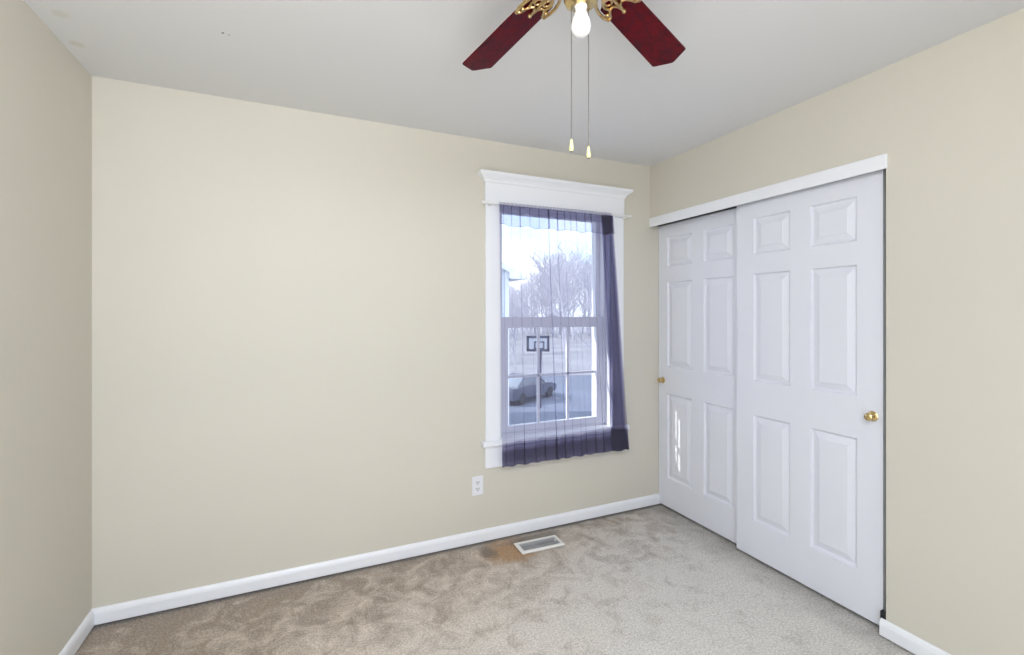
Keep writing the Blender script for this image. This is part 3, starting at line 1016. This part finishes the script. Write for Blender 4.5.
for x in (-1.4, 1.38):
    for s in (-1, 1):
        mt = Matrix.Translation((x, s * 0.80, 0.32)) @ Matrix.Rotation(PI / 2, 4, 'X')
        bm = NB(); lathe(bm, [(0.19, -0.10), (0.30, -0.10), (0.32, -0.07), (0.32, 0.07), (0.30, 0.10), (0.19, 0.10)], 24, mt)
        w_ = link_mesh('wheel', bm, M['tyre'], car, smooth=True)
        bm = NB(); lathe(bm, [(0, -0.085), (0.19, -0.09), (0.19, 0.09), (0, 0.085)], 24, mt)
        link_mesh('hubcap', bm, M['hubcap'], w_, smooth=True)

# bare trees
def tree_mesh(seed, height):
    rnd = random.Random(seed)
    bm = NB()
    def branch(p, d, length, rad, level):
        pts = [p.copy()]; rads = [rad]
        q = p.copy(); dd = d.copy()
        steps = 4 if level < 2 else 3
        for i in range(steps):
            dd = (dd + Vector((rnd.uniform(-.18, .18), rnd.uniform(-.18, .18), rnd.uniform(-.02, .16)))).normalized()
            q = q + dd * (length / steps)
            pts.append(q.copy()); rads.append(rad * (1 - 0.55 * (i + 1) / steps))
        tube(bm, pts, rads, 6 if level < 2 else 3, cap=False)
        if level >= 4: return
        kids = (9, 7, 6, 6)[level]
        for i in range(kids):
            t = 0.25 + 0.75 * (i + rnd.random()) / kids
            idx = min(len(pts) - 2, int(t * (len(pts) - 1)))
            fr = t * (len(pts) - 1) - idx
            base = pts[idx].lerp(pts[idx + 1], min(1, fr))
            az = rnd.uniform(0, 2 * PI)
            side = Vector((math.cos(az), math.sin(az), rnd.uniform(0.1, 0.8)))
            nd = (d * 0.55 + side * 0.75).normalized()
            branch(base, nd, length * rnd.uniform(0.36, 0.52), max(0.009, rads[idx] * 0.5), level + 1)
    branch(Vector((0, 0, 0)), Vector((0, 0, 1)), height * 0.66, height * 0.014, 0)
    return bm
rnd = random.Random(3)
variants = [link_mesh('bare_tree', tree_mesh(11 + k, 10.0), M['bark']) for k in range(3)]
bounds = []
for o in variants:
    xs = [v.co.x for v in o.data.vertices]; ys = [v.co.y for v in o.data.vertices]
    bounds.append((min(xs), max(xs), min(ys), max(ys)))
used = [False] * 3
placed = []
tries = 0
while len(placed) < 36 and tries < 12000:
    tries += 1
    px = rnd.uniform(440, 690); dep = 38 + 44 * rnd.random() ** 1.5
    # canopy outline seen over the lawn: lower at the left, rising to the right
    topy = 284 if px < 524 else (266 if px < 542 else 247)
    h = (313 - topy + rnd.uniform(-5, 5)) / 461.5 * dep + 1.388 - GZ
    k = len(placed) % 3
    sz = h / 10.0; sx = sz * rnd.uniform(0.85, 1.0)
    q = world_at(px, dep, GZ - 0.05)
    b = bounds[k]
    r = (q.x + b[0] * sx, q.x + b[1] * sx, q.y + b[2] * sx, q.y + b[3] * sx)
    if any(r[0] < p[1] and r[1] > p[0] and r[2] < p[3] and r[3] > p[2] for p in placed): continue
    placed.append(r)
    o = variants[k].copy() if used[k] else variants[k]
    if used[k]: C.objects.link(o)
    used[k] = True
    o.location = q
    o.scale = (sx, sx, sz)
    tag(o, 'bare grey tree in the hazy treeline seen through the sheer curtain', 'tree', 'bare trees beyond the lawn')

# far woodland: more trees than anyone could count, one hazy mass
rnd = random.Random(21)
bm = NB()
def far_tree(base, h):
    def br(p, d, length, rad, level):
        q = p + d * length
        tube(bm, [p, p.lerp(q, 0.5) + Vector((rnd.uniform(-.05, .05), rnd.uniform(-.05, .05), 0)) * length, q], [rad, rad * 0.75, rad * 0.4], 3, cap=False)
        if level >= 3: return
        for i in range((8, 6, 5)[level]):
            t = 0.25 + 0.75 * rnd.random()
            az = rnd.uniform(0, 6.283)
            nd = (d * 0.7 + Vector((math.cos(az), math.sin(az), rnd.uniform(0, .6))) * 0.6).normalized()
            br(p.lerp(q, t), nd, length * rnd.uniform(0.32, 0.5), max(0.02, rad * 0.5), level + 1)
    br(base, Vector((rnd.uniform(-.05, .05), rnd.uniform(-.05, .05), 1)).normalized(), h * 0.72, h * 0.011, 0)
for i in range(110):
    px = rnd.uniform(420, 720); dep = rnd.uniform(88, 112)
    topy = 286 if px < 524 else (268 if px < 542 else 250)
    far_tree(world_at(px, dep, GZ), (313 - topy + rnd.uniform(-7, 3)) / 461.5 * dep + 4.9)
o = link_mesh('woodland', bm, M['bark'])
tag(o, 'hazy distant grey woodland on the horizon outside the window', 'woodland', kind='stuff')
